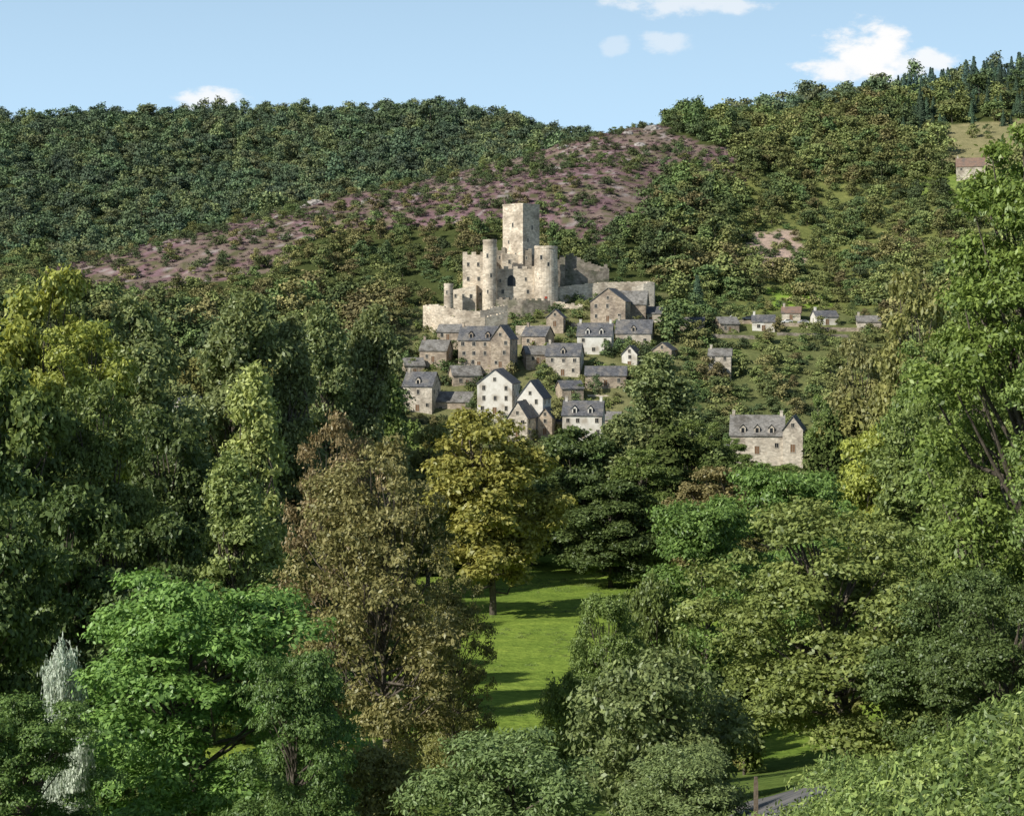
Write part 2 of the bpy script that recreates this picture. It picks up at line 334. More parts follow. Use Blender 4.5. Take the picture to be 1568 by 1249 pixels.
def place(name,proto,px,d,top,wpx,col,rot=None,base=None):
    p=P[proto];x=bx(px,d);b=Hs(x,d) if base is None else base
    h=ez(top,d)-b;w=wpx*d/F
    o=link(bpy.data.objects.new(name,p['me']));o.location=(x,d,b)
    s=w/p['w'];o.scale=(s,s,h/p['h']);o.rotation_euler=(0,0,rng.random()*6.28 if rot is None else rot)
    o.color=(*col,1);return o
DK=(.045,.068,.02);MD=(.07,.10,.026);BR=(.068,.12,.028);YG=(.12,.138,.028);OL=(.098,.102,.032);BN=(.122,.10,.044);GG=(.09,.11,.042);SV=(.20,.22,.18)
T=[
('willow_tree','willow',-110,150,440,260,MD),('oak_tree','broadA',-190,105,470,330,DK),
('lime_tree','broadB',60,175,428,250,YG),('lime_tree','broadC',150,160,500,220,YG),
('willow_tree','willow',240,180,462,180,GG),('willow_tree','willow',345,205,455,180,GG),
('poplar_tree','poplar',448,212,482,105,GG),('poplar_tree','poplar',500,222,462,100,(.095,.12,.045)),('willow_tree','willow',545,228,474,130,GG),('willow_tree','willow',582,242,530,100,MD),
('oak_tree','broadA',20,108,585,270,MD),('lime_tree','broadC',165,112,590,200,(.08,.11,.03)),('oak_tree','broadB',265,128,640,210,DK),
('oak_tree','broadA',100,90,760,240,DK),('oak_tree','broadB',-40,80,700,260,DK),('oak_tree','broadA',240,100,800,200,DK),
('poplar_tree','poplar',392,120,556,125,(.14,.16,.052)),('poplar_tree','poplar',362,112,690,120,(.11,.14,.045)),
('ash_tree','ash',515,92,640,190,BN),('ash_tree','ash',590,76,680,310,(.112,.108,.038)),('ash_tree','ash',690,84,870,140,OL),
('maple_tree','broadB',755,200,636,240,(.125,.125,.028)),
('maple_tree','broadB',655,235,655,150,OL),('maple_tree','broadB',700,262,655,140,(.11,.11,.03)),
('oak_tree','broadA',890,255,660,170,DK),('willow_tree','willow',950,290,635,130,GG),('willow_tree','willow',1012,330,543,150,(.10,.125,.048)),
('oak_tree','broadC',985,240,690,150,MD),('lime_tree','broadC',1055,300,645,130,MD),('maple_tree','broadB',1085,230,718,160,(.115,.105,.042)),
('oak_tree','broadA',935,232,740,160,DK),
('black_locust_tree','robinia2',1215,142,722,250,BR),('black_locust_tree','robinia2',1080,122,775,270,BR),
('ash_tree','broadB',1325,260,528,140,(.108,.11,.04)),('oak_tree','broadC',1370,235,570,150,OL),('ash_tree','broadB',1415,205,430,190,OL),
('oak_tree','broadB',1255,340,610,60,MD),('lime_tree','broadC',1125,400,672,60,MD),
('lime_tree','broadB',1340,170,660,170,YG),('oak_tree','broadC',1450,160,520,190,MD),('oak_tree','broadC',1420,112,625,230,(.08,.11,.03)),
('oak_tree','broadA',1500,98,700,280,MD),('oak_tree','broadA',1600,90,560,280,MD),
('lime_tree','limebig',1575,76,205,380,(.085,.128,.028)),('lime_tree','limebig',1505,86,430,230,(.085,.12,.03)),('lime_tree','limebig',1700,70,250,300,MD),
('hazel_tree','broadbig',1295,72,785,420,(.09,.115,.032)),('hazel_tree','broadbig',1450,66,880,260,DK),('hazel_tree','broadbig',1540,60,900,260,DK),
('hazel_tree','shrub',1010,62,1010,310,(.085,.11,.04)),('hazel_tree','broadbig',925,100,915,140,MD),('hazel_tree','shrub',1010,108,900,150,MD),
('walnut_tree','walnut',790,47,1125,330,(.068,.098,.034)),('walnut_tree','walnut',1040,45,1150,250,(.075,.10,.036)),
('hazel_tree','shrub',560,58,1160,230,(.12,.12,.034)),('hazel_tree','shrub',690,88,1085,120,OL),('hazel_tree','shrub',875,84,1040,120,MD),
('black_locust_tree','robinia',300,55,900,460,BR),('black_locust_tree','robinia',40,48,1085,270,(.062,.11,.028)),('black_locust_tree','robinia',450,50,1010,230,(.052,.092,.024)),
('silver_willow_tree','shrub',105,54,1010,120,SV),
]
for t in T: place(*t)

# ---- instanced collections through geometry nodes
_mc={}
def colmat(c,mode):
    k=(c,mode)
    if k not in _mc:
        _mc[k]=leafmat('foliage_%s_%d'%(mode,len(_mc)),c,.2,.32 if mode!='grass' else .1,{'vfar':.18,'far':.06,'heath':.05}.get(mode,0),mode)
    return _mc[k]
def coll(name,items):
    c=bpy.data.collections.new(name)
    for i,(p,colr,mode) in enumerate(items):
        me=p['me'].copy();me.materials[1]=colmat(colr,mode)
        o=bpy.data.objects.new('%s_%02d'%(name,i),me);c.objects.link(o)
    return c
def scatter(name,co,scl,rot,pick,c):
    me=bpy.data.meshes.new(name);n=len(co)
    me.vertices.add(n);me.vertices.foreach_set('co',np.asarray(co,np.float32).ravel())
    a=me.attributes.new('scl','FLOAT_VECTOR','POINT');a.data.foreach_set('vector',np.asarray(scl,np.float32).ravel())
    a=me.attributes.new('rot','FLOAT_VECTOR','POINT');R=np.zeros((n,3),np.float32);R[:,2]=rot;a.data.foreach_set('vector',R.ravel())
    a=me.attributes.new('pick','INT','POINT');a.data.foreach_set('value',np.asarray(pick,np.int32))
    ob=link(bpy.data.objects.new(name,me))
    ng=bpy.data.node_groups.new(name,'GeometryNodeTree')
    ng.interface.new_socket('Geometry',in_out='INPUT',socket_type='NodeSocketGeometry')
    ng.interface.new_socket('Geometry',in_out='OUTPUT',socket_type='NodeSocketGeometry')
    gi=ng.nodes.new('NodeGroupInput');go=ng.nodes.new('NodeGroupOutput')
    ci=ng.nodes.new('GeometryNodeCollectionInfo');ci.inputs['Collection'].default_value=c
    ci.inputs['Separate Children'].default_value=True;ci.inputs['Reset Children'].default_value=True
    ip=ng.nodes.new('GeometryNodeInstanceOnPoints');ip.inputs['Pick Instance'].default_value=True
    def na(nm,dt):
        q=ng.nodes.new('GeometryNodeInputNamedAttribute');q.data_type=dt;q.inputs[0].default_value=nm
        return [s for s in q.outputs if s.enabled][0]
    l=ng.links.new
    l(gi.outputs[0],ip.inputs['Points']);l(ci.outputs[0],ip.inputs['Instance'])
    l(na('pick','INT'),ip.inputs['Instance Index']);l(na('scl','FLOAT_VECTOR'),ip.inputs['Scale'])
    er=ng.nodes.new('FunctionNodeEulerToRotation');l(na('rot','FLOAT_VECTOR'),er.inputs[0]);l(er.outputs[0],ip.inputs['Rotation'])
    l(ip.outputs[0],go.inputs[0])
    md=ob.modifiers.new('scatter','NODES');md.node_group=ng
    return ob
FC=[(.048,.07,.025),(.06,.088,.028),(.074,.10,.03),(.098,.113,.034),(.12,.113,.04)]
items=[]
for ci_,cc in enumerate(FC):
    for p in fars: items.append((p,cc,'far'))
items.append((conf,(.03,.05,.026),'far'))
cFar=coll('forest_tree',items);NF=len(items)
items=[]
for ci_,cc in enumerate([(.042,.066,.025),(.052,.08,.027),(.066,.094,.03),(.092,.11,.032)]):
    for p in fars: items.append((p,cc,'vfar'))
items.append((conf,(.022,.042,.026),'vfar'))
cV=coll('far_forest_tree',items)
def grid(y0,y1,sp,p0=-160,p1=1740):
    out=[]
    y=y0
    while y<y1:
        xs=np.arange(bx(p0,y),bx(p1,y),sp)
        out.append(np.stack([xs+rng.uniform(-.45,.45,len(xs))*sp,y+rng.uniform(-.5,.5,len(xs))*sp],1));y+=sp
    return np.concatenate(out)
# far hill
G=grid(1090,1670,11.5);x,y=G.T;z=H(x,y);px,py,qx,qy,he=zones(x,y,z)
k=(px<1080)|(y<1260);k&=rng.random(len(x))>.04
k&=~((y<1300)&(px>860)&(px<1000))
x,y,z,px,py=x[k],y[k],z[k],px[k],py[k];n=len(x)
cn=fbm(x/60,y/60,50);pk=np.clip((cn*1.1+rng.random(n)*.85-.45)*4,0,3).astype(int)*4+rng.integers(0,4,n)
con=((px>1370)&(rng.random(n)<.85)&(py>118)&(py<240))
pk[con]=16
s=rng.uniform(.6,1.4,n);s[rng.random(n)<.05]*=1.3
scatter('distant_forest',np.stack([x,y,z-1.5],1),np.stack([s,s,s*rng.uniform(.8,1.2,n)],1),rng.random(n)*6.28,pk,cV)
# near hillsides
G=grid(495,1095,9);x,y=G.T;z=H(x,y);px,py,qx,qy,he=zones(x,y,z)
dn=np.ones(len(x));dn[:]=.95
sm=np.ones(len(x))*.9
m_=he;dn[m_]=.18;sm[m_]=.45
m_=(qx>1130)&(qx<1520)&(qy>270)&(qy<480);dn[m_]=.62;sm[m_]=.65
m_=(px>1440)&(py>195)&(py<262)&(y>850);dn[m_]=.12;sm[m_]=.5
m_=(px>1450)&(px<1545)&(y>800)&(y<900);dn[m_]=.2;sm[m_]=.3
m_=(qx>1140)&(qx<1232)&(qy>365)&(qy<412);dn[m_]=.06
m_=(px>1040)&(px<1400)&(y<594);dn[m_]=.85;sm[m_]=.5
m_=(px>1080)&(px<1360)&(y<594)&(y>572);dn[m_]=.7;sm[m_]=.4
m_=(px>1080)&(px<1360)&(y<652)&(y>=594);dn[m_]=.32;sm[m_]=.33
m_=(px>600)&(px<1030)&(y<668);dn[m_]=0
m_=(px>380)&(px<760)&(qy>330)&(qy<470)&(y>650);dn[m_&~he]=.85;sm[m_&~he]=.6
m_=(px<430)&(y>620)&(y<800)&~he;sm[m_]=.5
m_=(y<560)&(px>1060)&(px<1240);dn[m_]=.85;sm[m_]=.5
m_=(px>640)&(px<1000)&(y>=668)&(y<760);sm[m_]=.55
m_=(y>900)&(px>830)&(px<1010);dn[m_]*=.5;sm[m_]*=.7
k=rng.random(len(x))<dn
x,y,z,px,py,sm,he=x[k],y[k],z[k],px[k],py[k],sm[k],he[k];n=len(x)
cn=fbm(x/50,y/50,51);pk=np.clip((cn*1.1+rng.random(n)*.8-.38)*5,0,4).astype(int)
pk[(px>1130)&(rng.random(n)<.4)]=3
pk=pk*4+rng.integers(0,4,n)
con=((px>1380)&(y>960)&(rng.random(n)<.75)&(py>118)&(py<220))|((px>1010)&(px<1070)&(y<670)&(y>620)&(rng.random(n)<.5))
pk[con&~he]=NF-1
s=rng.uniform(.55,1.25,n)*sm
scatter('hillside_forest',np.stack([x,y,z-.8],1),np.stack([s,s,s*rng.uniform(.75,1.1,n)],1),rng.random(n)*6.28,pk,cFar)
# garden trees between the houses
n=56;px=rng.uniform(595,1075,n);y=rng.uniform(512,606,n);x=bx(px,y);z=H(x,y);s=rng.uniform(.22,.45,n)
scatter('village_garden_trees',np.stack([x,y,z-.3],1),np.stack([s,s,s*1.1],1),rng.random(n)*6.28,rng.integers(0,20,n),cFar)
# heather and bushes
cH=coll('heather_tuft',[(heat,(.105,.066,.068),'heath'),(heat,(.098,.07,.062),'heath'),(heat,(.07,.07,.036),'heath'),(heat,(.125,.10,.082),'heath'),(bush,(.045,.062,.024),'heath'),(bush,(.068,.085,.032),'heath')])
G=grid(680,1070,4.2,60,1180);x,y=G.T;z=H(x,y);px,py,qx,qy,he=zones(x,y,z)
k=he&(rng.random(len(x))<.7);x,y,z=x[k],y[k],z[k];n=len(x)
hn=fbm(x/22,y/22,77);pk=np.where(hn+rng.uniform(-.15,.15,n)>.45,rng.integers(0,2,n),rng.integers(2,4,n))
pk[rng.random(n)<.09]=4;pk[rng.random(n)<.07]=5
s=rng.uniform(.5,1.3,n)
scatter('heather_moor',np.stack([x,y,z-.1],1),np.stack([s,s,s],1),rng.random(n)*6.28,pk,cH)
cB=coll('bush',[(bush,cc,'far') for cc in ((.05,.078,.022),(.07,.10,.028),(.10,.125,.032),(.12,.13,.042),(.04,.058,.02))])
G=grid(496,668,4.2,585,1120);x,y=G.T;z=H(x,y);px=x/y*F+CX
k=rng.random(len(x))<np.where((y>600),.45,.55);x,y,z=x[k],y[k],z[k];n=len(x)
s=rng.uniform(.3,1.15,n)
scatter('hillside_shrubs',np.stack([x,y,z-.2],1),np.stack([s,s,s*rng.uniform(.7,1.1,n)],1),rng.random(n)*6.28,rng.integers(0,5,n),cB)
G=grid(500,900,5.5,1060,1600);x,y=G.T;z=H(x,y);px=x/y*F+CX
k=rng.random(len(x))<np.where((y>590)&(y<650)&(px<1360),.35,.5);x,y,z=x[k],y[k],z[k];n=len(x);s=rng.uniform(.4,1.3,n)
s=np.where((y>590)&(y<650),s*.75,s)
scatter('slope_scrub',np.stack([x,y,z-.2],1),np.stack([s,s,s*rng.uniform(.7,1.1,n)],1),rng.random(n)*6.28,rng.integers(0,5,n),cB)
# valley woodland
items=[]
for cc in (DK,MD,OL,GG):
    for p in mids: items.append((p,cc,'mid'))
items.append((conn,(.03,.058,.03),'mid'))
cM=coll('woodland_tree',items)
LIM=np.array([(-300,470),(0,500),(200,510),(400,510),(540,560),(590,645),(640,660),(700,672),(800,705),(850,700),(950,685),(985,620),(1060,650),(1100,690),(1130,700),(1240,700),(1270,640),(1310,580),(1400,530),(1568,500),(1900,450)])
G=grid(250,505,12,-200,1750);x,y=G.T;z=H(x,y);px=x/y*F+CX
lim=np.interp(px,LIM[:,0],LIM[:,1])+rng.uniform(0,35,len(x))
h=(HY-lim)*y/F-z
k=(h>5)&(rng.random(len(x))<.85)
x,y,z,h,px=x[k],y[k],z[k],h[k],px[k];n=len(x)
h=np.minimum(h,rng.uniform(15,27,n));pk=rng.integers(0,16,n)
s=h/22;sx=np.clip(s,.5,1.2)*rng.uniform(.8,1.1,n)
scatter('valley_woodland',np.stack([x,y,z],1),np.stack([sx,sx,s],1),rng.random(n)*6.28,pk,cM)
G=grid(95,250,8,-150,1750);x,y=G.T;z=H(x,y);px=x/y*F+CX
k=((px<630)|(px>1040))&(rng.random(len(x))<.6);x,y,z=x[k],y[k],z[k];n=len(x)
s=rng.uniform(.2,.42,n)
scatter('undergrowth',np.stack([x,y,z],1),np.stack([s,s,s],1),rng.random(n)*6.28,rng.integers(0,12,n),cM)
# bank weeds / grass
def tuft(name,n,h,w,leaf,seed):
    r=np.random.default_rng(seed);A=Acc();th=r.random(n)*6.28;q=r.random(n)**.7*w
    Pp=np.stack([np.cos(th)*q,np.sin(th)*q,r.random(n)*h*(1-.5*q/w)],1)
    v=unit(np.stack([np.cos(th),np.sin(th),np.full(n,.8)],1)+r.normal(size=(n,3))*.6)
    A.tube([[0,0,-.1],[0,0,h*.3],[0,0,h*.6]],[.01,.008,.003],4)
    A.leaves(Pp,v,leaf*(.5+r.random(n)),.35,r.random(n),r);return dict(me=A.mesh(name,[M_bark,M_leaf]),h=h,w=w)
tf=[tuft('weed%d'%i,200,.35+.1*i,.42,.05,90+i) for i in range(3)]
cG=coll('bank_weed',[(t_,cc,'grass') for cc in ((.085,.125,.032),(.10,.14,.038),(.065,.10,.028)) for t_ in tf])
RP=np.array([(30,5.6),(34,6.2),(42,6.9),(50,7.6),(56,9),(60,13)])
G=grid(18,50,.45,1080,1800);x,y=G.T;z=H(x,y);k=((np.abs(x-np.interp(y,RP[:,0],RP[:,1]))>1.3)|(y<36.5))&(fbm(x/2.2,y/2.2,88)>.25)
x,y,z=x[k],y[k],z[k];n=len(x);s=rng.uniform(.4,1.5,n)*(.6+.8*fbm(x/3,y/3,89))
scatter('grass_bank',np.stack([x,y,z],1),np.stack([s,s,s*rng.uniform(.6,1.2,n)],1),rng.random(n)*6.28,rng.integers(0,9,n),cG)
G=grid(108,245,1.8,640,1060);x,y=G.T;z=H(x,y);k=(vnoise(x/7,y/7,61)+rng.uniform(-.25,.25,len(x)))>.52
x,y,z=x[k],y[k],z[k];n=len(x);s=rng.uniform(.8,2.0,n)
scatter('meadow_grass',np.stack([x,y,z-.1],1),np.stack([s,s,s*.5],1),rng.random(n)*6.28,rng.integers(0,6,n),cG)

# ------------------------------------------------------------------ building helpers
class MB:
    def __init__(s): s.v=[];s.f=[]
    def poly(s,vs,fs):
        n=len(s.v);s.v+=[tuple(a) for a in vs];s.f+=[tuple(i+n for i in f) for f in fs]
    def box(s,x0,x1,y0,y1,z0,z1):
        s.poly([(x0,y0,z0),(x1,y0,z0),(x1,y1,z0),(x0,y1,z0),(x0,y0,z1),(x1,y0,z1),(x1,y1,z1),(x0,y1,z1)],[(0,3,2,1),(4,5,6,7),(0,1,5,4),(1,2,6,5),(2,3,7,6),(3,0,4,7)])
    def obj(s,name,mat,parent=None):
        if not s.v: return None
        me=bpy.data.meshes.new(name);me.from_pydata(s.v,[],s.f);me.update();me.materials.append(mat)
        o=link(bpy.data.objects.new(name,me));
        if parent: o.parent=parent
        return o
def empty(name,x,y,z,rot=0):
    e=link(bpy.data.objects.new(name,None));e.location=(x,y,z);e.rotation_euler=(0,0,math.radians(rot));e.empty_display_size=1;return e
def window(fr,gl,side,w,dp,u,z,ww,wh,t=.12,sh=None):
    def B(mb,u0,u1,z0,z1,d0,d1):
        if side=='f': mb.box(u0,u1,-dp/2-d1,-dp/2-d0,z0,z1)
        elif side=='l': mb.box(-w/2-d1,-w/2-d0,u0,u1,z0,z1)
        else: mb.box(w/2+d0,w/2+d1,u0,u1,z0,z1)
    B(gl,u-ww/2,u+ww/2,z,z+wh,-.1,.02)
    B(fr,u-ww/2-t,u-ww/2,z-t,z+wh+t,-.05,.1);B(fr,u+ww/2,u+ww/2+t,z-t,z+wh+t,-.05,.1)
    B(fr,u-ww/2,u+ww/2,z+wh,z+wh+t,-.05,.1);B(fr,u-ww/2,u+ww/2,z-t,z,-.05,.14)
    B(fr,u-.03,u+.03,z,z+wh,.03,.06)
    if sh is not None:
        B(sh,u-ww/2-t-ww*.5,u-ww/2-t-.02,z,z+wh,.0,.07);B(sh,u+ww/2+t+.02,u+ww/2+t+ww*.5,z,z+wh,.0,.07)
def house(name,px,base,d,wpx,dp,hpx,rpx,rot=0,ridge='x',wall=None,roof=None,cols=3,rows=2,side=2,chim=1,dorm=0,shut=False,door=True,hip=0):
    k=d/F;w=wpx*k;h=hpx*k;rise=rpx*k;wall=wall or M_plaster;roof=roof or M_slate
    zg=ez(base,d) if base else Hs(bx(px,d),d-dp/2)+.2
    e=empty(name,bx(px,d),d,zg,rot)
    W=MB();x0,x1,y0,y1=-w/2,w/2,-dp/2,dp/2;zb=-7
    if ridge=='x':
        W.poly([(x0,y0,zb),(x1,y0,zb),(x1,y1,zb),(x0,y1,zb),(x0,y0,h),(x1,y0,h),(x1,y1,h),(x0,y1,h),(x0+hip,0,h+rise-.05),(x1-hip,0,h+rise-.05)],
          [(0,1,5,4),(1,2,6,9,5),(2,3,7,6),(3,0,4,8,7),(4,5,9,8),(6,7,8,9)])
    else:
        W.poly([(x0,y0,zb),(x1,y0,zb),(x1,y1,zb),(x0,y1,zb),(x0,y0,h),(x1,y0,h),(x1,y1,h),(x0,y1,h),(0,y0,h+rise-.05),(0,y1,h+rise-.05)],
          [(0,1,5,8,4),(1,2,6,5),(2,3,7,9,6),(3,0,4,7),(5,6,9,8),(7,4,8,9)])
    W.obj('walls',wall,e)
    R=MB();o=.35;th=.22
    L_=(w if ridge=='x' else dp)/2+o;hw=(dp if ridge=='x' else w)/2;sl=rise/hw;ow=hw+o
    for sgn in (-1,1):
        A=[(-L_,sgn*ow,h-sl*o),(L_,sgn*ow,h-sl*o),(L_-hip,0,h+rise),(-L_+hip,0,h+rise)]
        if ridge!='x': A=[(b_,a_,c_) for a_,b_,c_ in A]
        R.poly(A+[(a_,b_,c_+th) for a_,b_,c_ in A],[(0,1,2,3),(4,5,6,7),(0,1,5,4),(1,2,6,5),(3,0,4,7)])
    R.obj('roof',roof,e)
    fr,gl,sh=MB(),MB(),MB();r=np.random.default_rng(int(px*7+(base or 3)))
    fh=h/max(rows,1)
    for j in range(rows):
        for i in range(cols):
            if r.random()<.15: continue
            u=(i+.5)/cols*w-w/2+r.uniform(-.3,.3)
            if j==0 and i==cols//2 and door: continue
            window(fr,gl,'f',w,dp,u,j*fh+fh*.35,r.uniform(.8,1.05),min(r.uniform(1.1,1.5),fh*.5),sh=sh if shut else None)
        for s_ in ('l','r'):
            for i in range(side):
                if r.random()<.2: continue
                window(fr,gl,s_,w,dp,(i+.5)/side*dp-dp/2,j*fh+fh*.35,.9,min(1.35,fh*.5))
    if ridge=='y' and rise>2.2: window(fr,gl,'f',w,dp,0,h+rise*.18,.8,1.1)
    if door and rows:
        D=MB();D.box(-.6,.6,-dp/2-.04,-dp/2+.1,-.2,2.1);D.obj('door',M_shut,e)
        window(fr,MB(),'f',w,dp,0,0,1.2,2.1)
    for q in range(dorm):
        u=(q+.5)/dorm*w*.8-w*.4;yf=-dp/2+.6;z0=h+.1;zt=h+min(rise*.62,2.0);yb=yf+ (zt-h)/sl+.4
        if ridge!='x': continue
        d_=MB();d_.poly([(u-.75,yf,z0),(u+.75,yf,z0),(u+.75,yf,zt),(u-.75,yf,zt),(u,yf,zt+.8),(u-.75,yb,zt),(u+.75,yb,zt),(u-.75,yf+.1,z0)],[(0,1,2,4,3),(1,6,2),(0,3,5)]);d_.obj('dormer_%d'%q,wall,e)
        g_=MB();g_.box(u-.4,u+.4,yf-.06,yf-.01,z0+.35,zt-.05);g_.obj('dormer_window_%d'%q,M_glass,e)
        t_=MB();
        for s_ in (-1,1): t_.poly([(u+s_*1,yf-.25,zt-.15),(u,yf-.25,zt+.95),(u,yb+.9,zt+.95),(u+s_*1,yb+.2,zt-.15)],[(0,1,2,3)])
        t_.obj('dormer_roof_%d'%q,roof,e)
    for q in range(chim):
        c_=MB();u=(-w/2+.7) if q==0 else (w/2-.7)
        if ridge!='x': 
            c_.box(-.45,.45,dp/2-1.3-q*dp*.6,dp/2-.5-q*dp*.6,h+rise-1,h+rise+1.3);c_.box(-.55,.55,dp/2-1.4-q*dp*.6,dp/2-.4-q*dp*.6,h+rise+1.3,h+rise+1.45)
        else: c_.box(u-.4,u+.4,-.45,.45,h+rise-1,h+rise+1.3);c_.box(u-.5,u+.5,-.55,.55,h+rise+1.3,h+rise+1.45)
        c_.obj('chimney_%d'%q,wall,e)
    fr.obj('window_frames',M_frame,e);gl.obj('windows',M_glass,e);sh.obj('shutters',M_shut,e)
    return e
PL=M_plaster;PB=M_plaster2;ST=M_stoneh
Hs_=[
('gabled_house',764,632,530,54,13,46,21,-12,'y',PL,M_slate,3,3,3,0,0),
('village_house',646,628,538,46,10,38,20,-14,'x',PB,M_slate,3,2,2,1,1),
('stone_cottage',606,626,545,26,8,20,13,-10,'x',ST,M_slatel,2,1,1,0,0),
('stone_barn',694,636,540,62,9,22,14,-8,'x',ST,M_slatel,2,1,1,0,0),
('tall_house',818,650,518,40,10,42,26,-16,'y',PL,M_slate,2,3,2,0,0),
('narrow_gabled_house',799,668,508,32,8,30,24,-20,'y',PB,M_slate,2,2,2,0,0),
('dormered_house',894,668,502,60,11,34,20,-8,'x',PL,M_slate,4,2,2,2,2),
('stone_house',738,562,563,64,11,42,20,-10,'x',ST,M_slate,4,3,2,1,2),
('stone_gabled_house',772,562,560,30,11,44,20,-14,'y',ST,M_slate,2,3,3,0,0),
('white_house',912,556,578,52,11,42,19,-8,'x',PL,M_slate,3,3,2,2,2),
('village_house',865,574,560,52,11,30,18,-10,'x',PB,M_slate,3,2,2,1,1),
('manor_house',937,492,606,54,14,30,20,-16,'y',ST,M_slate,3,2,3,0,0),
('manor_house',966,488,613,50,12,22,20,-10,'x',ST,M_slatel,3,1,2,1,0),
('village_house',972,530,588,54,11,20,20,-10,'x',PB,M_slate,3,1,2,1,1),
('gabled_cottage',968,562,568,24,8,20,13,-18,'y',PL,M_slate,1,2,2,0,0),
('open_shed',928,590,550,62,9,16,13,-5,'x',ST,M_slate,3,1,1,0,0),
('stone_cottage',998,494,612,34,8,14,10,-10,'x',PB,M_slate,2,1,1,1,0),
('village_house',1103,566,555,34,8,22,10,-10,'x',PB,M_slatel,2,2,1,1,0),
('farmhouse',1160,692,452,80,12,28,28,-10,'x',PB,M_slatel,4,1,2,2,3),
('gabled_farmhouse',1216,690,448,30,10,34,20,-14,'y',PB,M_slate,1,2,2,0,0),
('farm_outbuilding',1098,708,450,40,8,16,11,-12,'x',ST,M_slate,2,1,1,0,0),
('hill_farmhouse',1486,None,868,42,12,18,14,-14,'x',PB,M_tile,3,2,2,1,0),
('hill_barn',1528,None,880,28,9,12,10,8,'x',ST,M_tile,2,1,1,0,0),
('village_house',289,664,330,34,8,40,16,-20,'y',PL,M_slate,2,2,2,0,0),
('roadside_cottage',1169,None,606,34,8,14,10,-8,'x',PL,M_slate,2,1,1,1,0),
('stone_cottage',668,554,572,42,9,18,15,-12,'x',ST,M_slatel,2,1,1,1,0),
('stone_cottage',712,590,556,44,9,16,14,12,'x',ST,M_slatel,2,1,1,0,0),
('stone_cottage',824,530,580,38,9,16,14,-22,'x',ST,M_slate,2,1,1,1,0),
('stone_cottage',820,556,566,36,9,14,12,10,'x',ST,M_slatel,2,1,1,0,0),
('stone_cottage',852,500,596,26,8,14,12,-10,'y',ST,M_slate,1,1,1,0,0),
('stone_cottage',690,520,588,34,8,12,11,-12,'x',ST,M_slatel,2,1,1,0,0),
('stone_cottage',838,664,514,22,8,26,14,-12,'y',ST,M_slate,1,2,1,0,0),
('stone_cottage',872,606,540,34,8,12,11,14,'x',ST,M_slate,2,1,1,0,0),
('village_house',1330,None,612,36,8,11,9,-8,'x',PB,M_slatel,2,1,1,1,0),
('village_house',1262,None,617,34,8,12,9,6,'x',PL,M_slate,2,1,1,1,0),
('village_house',1212,None,626,28,8,11,9,-12,'x',PB,M_tile,2,1,1,1,0),
('stone_cottage',1060,None,598,36,8,14,11,-10,'x',ST,M_slate,2,1,1,0,0),
('stone_cottage',1112,None,604,30,8,13,10,12,'x',ST,M_slatel,2,1,1,0,0),
('stone_cottage',1018,None,572,30,8,14,11,-20,'y',ST,M_slate,1,1,1,0,0),
('stone_cottage',905,None,592,26,7,12,10,-24,'y',ST,M_slatel,1,1,1,0,0),
('stone_cottage',632,None,566,30,8,14,11,14,'x',ST,M_slatel,2,1,1,0,0),
('stone_cottage',860,None,520,36,8,14,12,-4,'x',ST,M_slate,2,1,1,0,0),
('stone_cottage',936,None,520,30,8,14,11,-16,'x',ST,M_slatel,2,1,1,0,0),
]
for h_ in Hs_: house(*h_)

# walls
def jag_wall(name,pts,thick=1.2,mat=None,jag=.0,cren=0,base=-8,seed=1,parent=None,step=1.2):
    r=np.random.default_rng(seed);S=[]
    for a,b in zip(pts[:-1],pts[1:]):
        a=np.array(a);b=np.array(b);n=max(2,int(np.linalg.norm(b[:2]-a[:2])/step))
        for i in range(n): S.append(a+(b-a)*i/n)
    S.append(np.array(pts[-1]));S=np.array(S);d=unit(np.gradient(S[:,:2],axis=0));nrm=np.stack([-d[:,1],d[:,0]],1)
    mb=MB()
    for i in range(len(S)-1):
        zt=(S[i,2]+S[i+1,2])/2+jag*(r.random()-.5)*2+(cren if (cren and i%2) else 0)
        zb=min(Hs(S[i,0],S[i,1]),zt)-4 if base==-8 else base
        f0=S[i,:2]-nrm[i]*thick/2;f1=S[i+1,:2]-nrm[i+1]*thick/2;b0=S[i,:2]+nrm[i]*thick/2;b1=S[i+1,:2]+nrm[i+1]*thick/2
        mb.poly([(*f0,zb),(*f1,zb),(*b1,zb),(*b0,zb),(*f0,zt),(*f1,zt),(*b1,zt),(*b0,zt)],[(0,1,5,4),(4,5,6,7),(1,2,6,5),(3,0,4,7),(2,3,7,6)])
    return mb.obj(name,mat or M_stone,parent)
def W(px,py,d): return (bx(px,d),d,ez(py,d))
